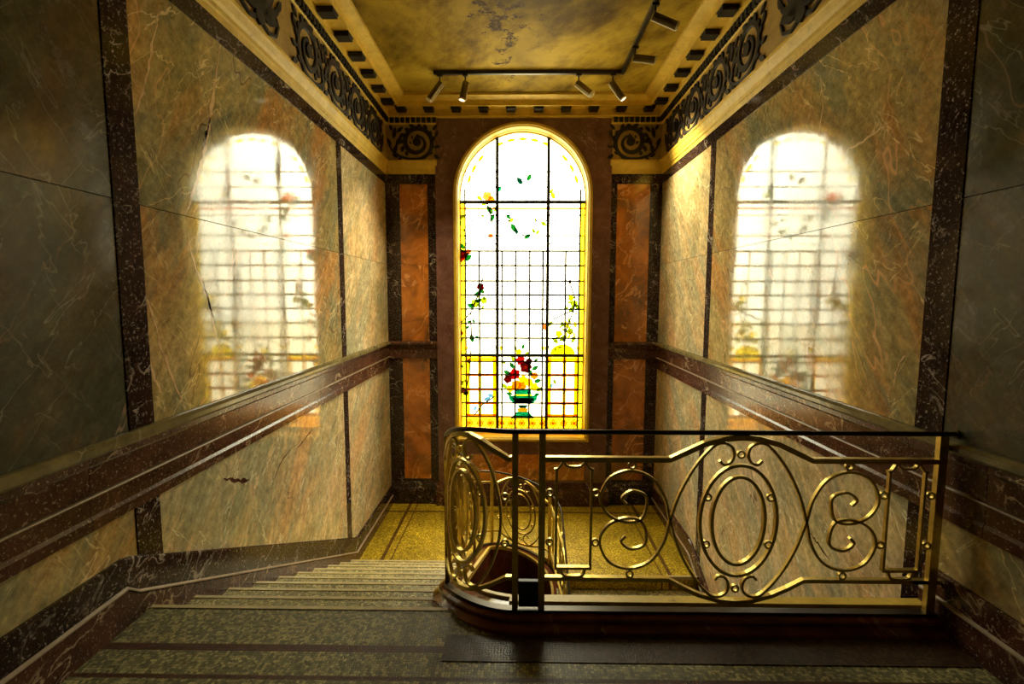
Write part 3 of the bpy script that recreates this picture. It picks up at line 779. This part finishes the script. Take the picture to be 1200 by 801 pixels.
# painted glass flowers, placed on the glass plane
def wp(px, py):
    d = fw + rt2*((px-600)/F_PX) - up2*((py-400.5)/F_PX); d = d*(6.583/d.y); return d.x, d.z
def blossom(px, py, r, g, heart='lemon'):
    r *= 1.15; x, z = wp(px, py); n = 15; a0 = random.random()*6
    MB().prism([(x + r*(1+.16*math.cos(5*2*PI*k/n+a0))*math.cos(2*PI*k/n), z + r*(1+.16*math.cos(5*2*PI*k/n+a0))*math.sin(2*PI*k/n)) for k in range(n)], 1, 6.576, 6.582).build('blossom', GL[g], win, wo)
    disc(x, z, r*.3, GL[heart], 'blossom_heart', 6.572, 8)
def leafg(px, py, ln, ang, g):
    ln *= 1.35; x, z = wp(px, py); mb = MB(); c, s = math.cos(ang), math.sin(ang); wd = ln*.55
    prof = [(-.5, 0), (-.25, .4), (.1, .5), (.35, .25), (.5, 0), (.35, -.25), (.1, -.5), (-.25, -.4)]
    mb.prism([(x + c*a*ln - s*b*wd, z + s*a*ln + c*b*wd) for a, b in prof], 1, 6.578, 6.583); mb.build('leaf', GL[g], win, wo)
def stem(pts, r=.010):
    P = [wp(*p) for p in pts]; MB().tube([(a, 6.580, b) for a, b in P], r, 5).build('stem', MAT['lead'], win, wo)
for a in [(571, 230, .055, 'rose'), (576, 234, .04, 'amber'), (543, 298, .05, 'crimson'), (540, 303, .04, 'red'), (549, 295, .035, 'rose'), (563, 336, .045, 'crimson'),
          (557, 355, .05, 'olive'), (567, 352, .04, 'olive'), (538, 390, .05, 'red'), (673, 356, .045, 'olive'), (669, 349, .035, 'lemon'), (655, 391, .04, 'lemon'), (668, 388, .04, 'olive'),
          (543, 457, .04, 'crimson'), (575, 276, .03, 'rose'), (639, 383, .035, 'rose')]: blossom(*a)
for a in [(574, 246, .10, 2.2, 'green'), (577, 255, .08, 1.2, 'green'), (568, 238, .08, .6, 'olive'), (562, 232, .07, 2.6, 'olive'), (538, 262, .09, 1.4, 'green'), (541, 255, .07, .6, 'olive'),
          (537, 275, .08, 1.8, 'olive'), (549, 302, .09, .8, 'green'), (541, 288, .08, 2.3, 'green'), (560, 344, .09, .5, 'green'), (565, 341, .07, 2.3, 'green'), (552, 358, .09, 2.8, 'green'),
          (561, 352, .07, .6, 'green'), (553, 396, .09, 1.8, 'green'), (540, 398, .08, .8, 'olive'), (539, 465, .09, 1.6, 'green'), (546, 460, .07, .5, 'deep_teal'), (541, 448, .07, 2.2, 'olive'),
          (602, 267, .10, 2.1, 'green'), (605, 271, .07, 1.9, 'deep_teal'), (599, 258, .07, .6, 'olive'), (596, 254, .06, 2.4, 'green'), (618, 277, .08, .7, 'green'), (630, 272, .06, .9, 'olive'),
          (609, 212, .09, 2.2, 'deep_teal'), (620, 208, .08, 1.1, 'green'), (648, 229, .08, 1.9, 'olive'), (646, 224, .06, .9, 'olive'), (637, 262, .07, 2.6, 'olive'), (585, 222, .07, .8, 'teal'),
          (670, 362, .09, .9, 'olive'), (677, 360, .07, 2.4, 'olive'), (664, 380, .09, 2.1, 'lemon'), (660, 396, .10, .7, 'olive'), (651, 399, .08, 2.3, 'olive'), (672, 397, .08, 1.2, 'olive'), (674, 380, .07, 1.8, 'lemon'),
          (645, 379, .07, .9, 'olive'), (668, 330, .05, 1.5, 'crimson'), (571, 467, .08, .4, 'blue'), (575, 463, .07, 2.8, 'blue'), (557, 478, .06, .9, 'blue'), (646, 452, .06, 1.0, 'blue'), (650, 447, .06, 2.0, 'olive')]: leafg(*a)
stem([(540, 378), (552, 366), (560, 345), (566, 325)]); stem([(553, 396), (552, 380), (552, 366)]); stem([(556, 486), (565, 474), (580, 464)])
stem([(545, 460), (550, 440), (552, 410)]); stem([(648, 374), (660, 368), (672, 364), (674, 350), (668, 332)]); stem([(660, 400), (664, 385), (672, 364)])
stem([(571, 238), (575, 252), (577, 262)]); stem([(590, 250), (600, 262), (612, 275), (625, 274), (638, 260)], .004)
rl = random.Random(3)
for cx_, cy_, n_, g_ in ((543, 298, 5, 'green'), (540, 262, 4, 'olive'), (560, 350, 5, 'olive'), (541, 452, 5, 'olive'), (553, 385, 4, 'green'), (573, 246, 4, 'olive'), (672, 358, 6, 'olive'), (662, 384, 8, 'olive'), (668, 396, 6, 'lemon'), (652, 400, 4, 'olive'), (543, 420, 4, 'green'), (630, 264, 3, 'olive')):
    for _ in range(n_): leafg(cx_ + rl.uniform(-8, 8), cy_ + rl.uniform(-10, 10), rl.uniform(.03, .055), rl.uniform(0, 6.2), g_)
# urn
def gpoly(name, pts, g, y=6.578): MB().prism([wp(*p) for p in pts], 1, y, y+.006).build(name, GL[g], win, wo)
gpoly('urn_rim', [(604, 456), (622, 456), (623, 462), (603, 462)], 'teal')
gpoly('urn_bowl', [(596, 463), (630, 463), (629, 468), (623, 473), (603, 473), (597, 468)], 'teal', 6.576)
gpoly('urn_bowl', [(600, 466), (627, 466), (622, 472), (604, 472)], 'deep_teal', 6.574)
gpoly('urn_stem', [(606, 474), (620, 474), (616, 478), (609, 478)], 'deep_teal')
gpoly('urn_collar', [(606, 478), (619, 478), (618, 482), (607, 482)], 'amber')
gpoly('urn_foot', [(606, 482), (619, 482), (624, 487), (626, 490), (598, 490), (601, 487)], 'teal')
gpoly('urn_band', [(602, 462), (624, 462), (624, 464), (602, 464)], 'lemon', 6.572)
for a in [(610, 422, .055, 'red'), (616, 430, .070, 'crimson'), (603, 438, .065, 'red'), (595, 444, .05, 'crimson'), (620, 423, .04, 'crimson'), (605, 451, .06, 'amber'), (613, 445, .055, 'yellow'),
          (620, 448, .05, 'yellow'), (626, 453, .05, 'lemon'), (612, 452, .05, 'amber'), (598, 455, .045, 'yellow'), (608, 412, .035, 'lemon'), (626, 440, .045, 'amber')]: blossom(*a)
for a in [(600, 428, .08, 2.2, 'green'), (594, 436, .08, 2.8, 'green'), (627, 431, .08, .6, 'green'), (630, 446, .08, .3, 'green'), (591, 452, .08, 2.6, 'olive'), (632, 456, .08, .6, 'olive'), (601, 420, .07, 1.8, 'olive'),
          (617, 415, .07, 1.1, 'olive'), (604, 408, .06, 1.9, 'olive'), (613, 406, .06, 1.2, 'green'), (622, 436, .06, 1.8, 'green'), (597, 461, .07, 3.0, 'green'), (629, 462, .06, .2, 'green'), (590, 424, .06, 2.4, 'olive'), (628, 422, .06, .9, 'green')]: leafg(*a)
# dashes of yellow following the arch
for k in range(13):
    a = PI*(.10 + .80*k/12); r = .74
    if k in (3, 9): continue
    disc(WX + r*math.cos(a), ZSP + r*math.sin(a), .022, GL['lemon'], 'border_dash', 6.588, 8, 2.6, a+PI/2)
struct(MB().box(-60, 60, 7.2, 120, -6.2, -6.0).build('courtyard_ground', MAT['courtyard']))

# ------------------------------------------------------------------ curb that carries the balustrade
def sweep_path(prof, s0, s1, ds=.03):
    n = max(2, int((s1-s0)/ds)); R = []
    for i in range(n+1):
        s = s0 + (s1-s0)*i/n; p = path(s); d = pdir(s); nx, ny = -d.y, d.x     # normal: to the right of travel is the well
        R.append([(p[0]-nx*o_*-1*-1, p[1]-ny*o_, z+zoff(s)) for o_, z in prof])
    return MB().loft(R)
# offset + = into the well (beyond the rail), - = towards the landing and the steps
CURB = [(.10, -1.90), (.10, -1.39), (.085, -1.378), (-.030, -1.378), (-.045, -1.385), (-.048, -1.396), (-.036, -1.404), (-.050, -1.412), (-.075, -1.425), (-.085, -1.46), (-.085, -1.70)]
root = struct(empty('trim_7', (.9, 2.03, EYE+ZF))); o = tuple(root.location)
sweep_path(CURB, .0, CUM[-1]-.05).build('curb', MAT['curb'], root, o)
FIL = [(.095, -1.395), (.095, -1.365), (.040, -1.362), (.034, -1.380)]
sweep_path(FIL, .0, S_ARC0+.02).build('curb_fillet', MAT['gilt'], root, o)
FIL2 = [(.101, -1.400), (.101, -1.368), (.078, -1.366), (.074, -1.380)]
sweep_path(FIL2, S_ARC0+.02, CUM[-1]-.05).build('curb_fillet', MAT['gilt'], root, o)

# ------------------------------------------------------------------ balustrade
bal = thing(empty('balustrade', (.95, 2.03, EYE-1.378)), 'gilded wrought-iron balustrade of scrolls and ovals edging the landing and descending the stairs', 'balustrade')
bo = tuple(bal.location)
VM = -.96
def bar2(pts, wid, dep, name, mat, s_c, flip=1, closed=False, cn=0, v0=VM):
    """bar along (du, dv) points laid on the rail line about station s_c"""
    if cn: pts = [tuple(p) for p in catmull(pts, cn, closed)]
    n = len(pts); R = []
    for i, p in enumerate(pts):
        a, b = (pts[(i-1) % n], pts[(i+1) % n]) if closed else (pts[max(0, i-1)], pts[min(n-1, i+1)])
        d = Vector((b[0]-a[0], b[1]-a[1])); d = d.normalized() if d.length > 1e-9 else Vector((1, 0))
        nu, nv = -d.y*wid/2, d.x*wid/2
        ring = []
        for su, sd in ((1, 1), (-1, 1), (-1, -1), (1, -1)):
            s = s_c + flip*(p[0] + su*nu); q = path(s); dd = pdir(s)
            ring.append((q[0] + dd.y*sd*dep/2, q[1] - dd.x*sd*dep/2, v0 + p[1] + su*nv + zoff(s)))
        R.append(ring)
    return MB().loft(R, closed=closed).build(name, mat, bal, bo)
def ring2(du, dv, s_c, r=.0145): bar2([(du + r*math.cos(2*PI*k/14), dv + r*math.sin(2*PI*k/14)) for k in range(14)], .0075, .014, 'ring', MAT['brass'], s_c, closed=True)
def ellipse(rx, rz, n=44): return [(rx*math.cos(2*PI*k/n), rz*math.sin(2*PI*k/n)) for k in range(n)]
SCR = [(-.48,.071),(-.499,.098),(-.459,.129),(-.405,.115),(-.392,.076),(-.412,.007),(-.474,-.009),(-.544,.014),(-.583,.060),(-.590,.115),(-.548,.190),(-.462,.219),(-.373,.186),(-.316,.099),(-.291,0),
       (-.254,-.118),(-.195,-.234),(-.124,-.322),(-.079,-.343),(-.040,-.325),(-.030,-.290),(-.044,-.258),(-.072,-.249),(-.090,-.266)]
LENS = [(.090,.270),(.072,.250),(.044,.258),(.030,.290),(.040,.325),(.079,.343),(.124,.322),(.185,.235),(.225,.118),(.238,0),(.225,-.118),(.185,-.235),(.124,-.322),(.079,-.343),(.040,-.325),(.030,-.290),(.044,-.258),(.072,-.250),(.090,-.270)]
WB, DB = .0105, .016
B = MAT['brass']
ARCH = [(-.300,.269),(-.225,.305),(-.157,.338),(-.075,.361),(0,.367)]
def oval(sc):
    bar2(ellipse(.113, .195), .013, DB+.004, 'oval_ring', B, sc, closed=True)
    bar2(ellipse(.164, .246), .013, DB+.004, 'oval_ring', B, sc, closed=True)
    for a in (-.124, .124):
        for b in (-.105, .105): ring2(a*1.08, b, sc)
    ring2(0, .293, sc); ring2(0, -.305, sc)
def cartouche(du, sc):
    for q in (-.075, .075): bar2([(du+q, -.217), (du+q, .224)], .010, DB, 'cartouche_bar', B, sc)
    bar2([(du-.080, -.217), (du+.080, -.217)], .012, DB+.006, 'cartouche_bar', B, sc)
    bar2([(du-.085,.222),(du-.070,.226),(du-.058,.240),(du-.046,.256),(du-.030,.238),(du,.234),(du+.030,.238),(du+.046,.256),(du+.058,.240),(du+.070,.226),(du+.085,.222)], .009, DB, 'cartouche_crest', B, sc, cn=3)
    bar2([(du-.052,-.222),(du-.045,-.246),(du-.025,-.256),(du+.025,-.256),(du+.045,-.246),(du+.052,-.222)], .010, DB, 'cartouche_foot', B, sc, cn=3)
def main_panel(sc, left_c=True, right_c=True):
    for fl_ in (1, -1):
        for vf in (1, -1): bar2([(a, b*vf) for a, b in SCR], WB, DB, 'scroll', B, sc, flip=fl_, cn=5)
        f = fl_
        ring2(-.459*f, .243, sc); ring2(-.459*f, -.243, sc); ring2(-.611*f, .118, sc); ring2(-.611*f, -.102, sc)
    oval(sc)
    for fl_, on in ((1, left_c), (-1, right_c)):
        end = -.83 if on else -.62
        bar2([(end, .269)] + ARCH, .022, .026, 'top_rail', B, sc, flip=fl_)
        bar2([(end, -.266),(-.292,-.266),(-.225,-.304),(-.157,-.336),(-.075,-.360),(0,-.367)], .017, .022, 'bottom_rail', B, sc, flip=fl_)
        if on:
            cartouche(-.706*fl_, sc); ring2(-.808*fl_, .118, sc); ring2(-.808*fl_, -.102, sc)
def lens_panel(sc, half):
    for f in (1, -1):
        bar2(LENS, WB, DB, 'scroll', B, sc, flip=f, cn=5)
        ring2(.256*f, .098, sc); ring2(.256*f, -.110, sc)
        bar2([(-half, .269)] + [(a*.9 if a else 0, b) for a, b in ARCH], .022, .026, 'top_rail', B, sc, flip=f)
        bar2([(-half, -.266),(-.262,-.266),(-.20,-.304),(-.14,-.336),(-.07,-.360),(0,-.367)], .017, .022, 'bottom_rail', B, sc, flip=f)
    oval(sc)
def post(sc, top=.378, wd=.028):
    bar2([(0, -.416), (0, top)], wd, .024, 'post', B, sc)
SM = XR - .948
main_panel(SM)
post(SM+.843); post(SM-.842, wd=.036); post(XR+.010, wd=.026)
bar2([(0, -.395), (0, -.278)], .085, .020, 'dark_block', MAT['black_iron'], SM+.90)['label'] = 'dark block between the two posts'  # dark block filling the foot of the paired posts
S1 = XR+.010+.30; lens_panel(S1, .285); post(S1+.30)
S2 = S1+.30+.84; main_panel(S2); post(S2+.84)
S3 = S_DN + PI*RW/2; lens_panel(S3, .33)
post(S3-.35); post(S3+.35)
gap0, gap1 = S2+.84, S3-.35
for dv_, wd in ((.269, .022), (-.266, .017)):
    if gap1 > gap0: bar2([(gap0 + (gap1-gap0)*k/12, dv_) for k in range(13)], wd, .024, 'top_rail' if dv_ > 0 else 'bottom_rail', B, 0)
if gap1-gap0 > .2: cartouche(0, (gap0+gap1)/2)
S4 = S3+.35+.84
if S4+.84 < CUM[-1]: main_panel(S4); post(S4+.84)
# handrail (dark, slender, running on to a small stop by the wall)
hs = [.0 + i*.04 for i in range(int((CUM[-1]-.1)/.04))]
def hpt(s, v):
    q = path(s); return (q[0], q[1], v + zoff(s))
hp = [hpt(s, -.574) for s in hs]; hp = [(XR-.012, 2.03, -.578)] + hp[1:]
MB().tube(hp, .0105, 10).build('handrail', MAT['iron'], bal, bo, smooth=True)['label'] = 'slender dark iron handrail'
MB().tube([(XR-.03, 2.03, -.574), (XR-.023, 2.03, -.574), (XR-.023, 2.03, -.574), (XR-.001, 2.03, -.590)], .018, 12).build('handrail_stop', MAT['iron'], bal, bo)
bar2([(0, -.266), (.16, -.266)], .017, .022, 'bottom_rail', B, .005)
R_ = MB().loft([[(path(s)[0]+pdir(s).y*a, path(s)[1]-pdir(s).x*a, -1.378+h+zoff(s)) for a, h in ((.018, -.004), (.018, .012), (-.018, .012), (-.018, -.004))] for s in hs[1:]])
R_.build('base_bar', MAT['iron'], bal, bo)

# ------------------------------------------------------------------ track lighting under the ceiling
TY, TX0, TX1 = 5.56, -.93, 1.125
tr = MB().box(TX0, TX1+.018, TY-.018, TY+.018, ZC-.040, ZC-.003)
tr.box(TX1-.018, TX1+.018, 3.2, TY-.018, ZC-.040, ZC-.003)
track = tr.build('lighting_track', MAT['spot_black'], None, (TX0, TY, EYE+ZC))
thing(track, 'black L-shaped lighting track fixed under the yellow ceiling', 'track')
def spot(x, y, end, label, watts=0, stem_z=.10):
    root = thing(empty('spotlight', (x, y, EYE+ZC-.038)), label, 'spotlight', 'spotlights on the ceiling track')
    o = tuple(root.location)
    piv = Vector((x, y, ZC-.038-stem_z)); e = Vector(end); d = (e-piv).normalized()
    MB().box(x-.03, x+.03, y-.016, y+.016, ZC-.058, ZC-.036).build('adapter', MAT['spot_black'], root, o)
    MB().tube([(x, y, ZC-.05), tuple(piv)], .008, 8).build('stem', MAT['spot_black'], root, o)
    a = piv - d*.02; b = piv + d*((e-piv).length)
    body = MB().tube([tuple(a), tuple(a + d*.01), tuple(b)], .032, 16).build('lamp_body', MAT['spot_bronze'], root, o, smooth=False)
    MB().tube([tuple(b - d*.004), tuple(b + d*.012)], .037, 16).build('lamp_rim', MAT['spot_white'], body, o)
    MB().tube([tuple(b + d*.0125), tuple(b + d*.0145)], .030, 16).build('lamp_lens', MAT['lens' if watts else 'spot_white'], body, o)
    if watts:
        ld = bpy.data.lights.new('added_lamp', 'SPOT'); ld.energy = watts; ld.color = (1.0, .80, .42); ld.spot_size = 1.4; ld.spot_blend = 1.0; ld.shadow_soft_size = .03  # added light source, brightens the far end of the stairwell
        lo = bpy.data.objects.new('added_lamp', ld); C.objects.link(lo); lo.parent = root
        lo.location = Vector(b + d*.03) + Vector((0, 0, EYE)) - Vector(o); lo.rotation_euler = d.to_track_quat('-Z', 'Y').to_euler()
    side = d.cross(Vector((0, 0, 1))).normalized(); un = side.cross(d).normalized()
    if un.z > 0: un = -un
    p0, p1 = a + un*.036, b + un*.036
    MB().tube([tuple(p0), tuple(p1)], .009, 6).build('highlight_strip', MAT['spot_white'], body, o)  # white strip standing in for the window's highlight along the body
def cpt(px, py, yy):
    d = fw + rt2*((px-600)/F_PX) - up2*((py-400.5)/F_PX); d = d*(yy/d.y); return tuple(d)
for x, y, e, lb, *wt in ((-.865, TY, cpt(502.5, 116.5, 5.54), 'dark spotlight at the far left end of the ceiling track, tilted outward'),
                    (-.585, TY, cpt(541.5, 116, 5.555), 'dark spotlight second from the track end, pointing almost straight down', SPOT_W*.75),
                    (.65, TY, cpt(693.5, 110, 5.50), 'short dark spotlight just inboard of the track corner, angled flatly to the right'),
                    (1.02, TY, cpt(730, 115, 5.55), 'dark spotlight at the track corner, tilted steeply downward', SPOT_W*.6),
                    (TX1, 4.98, cpt(767, 70, 4.98), 'dark spotlight on the side arm of the track, beside the corner'),
                    (TX1, 4.28, cpt(793, 30, 4.28), 'large dark spotlight on the side arm of the track, closest to the viewer')):
    spot(x, y, e, lb, *wt)
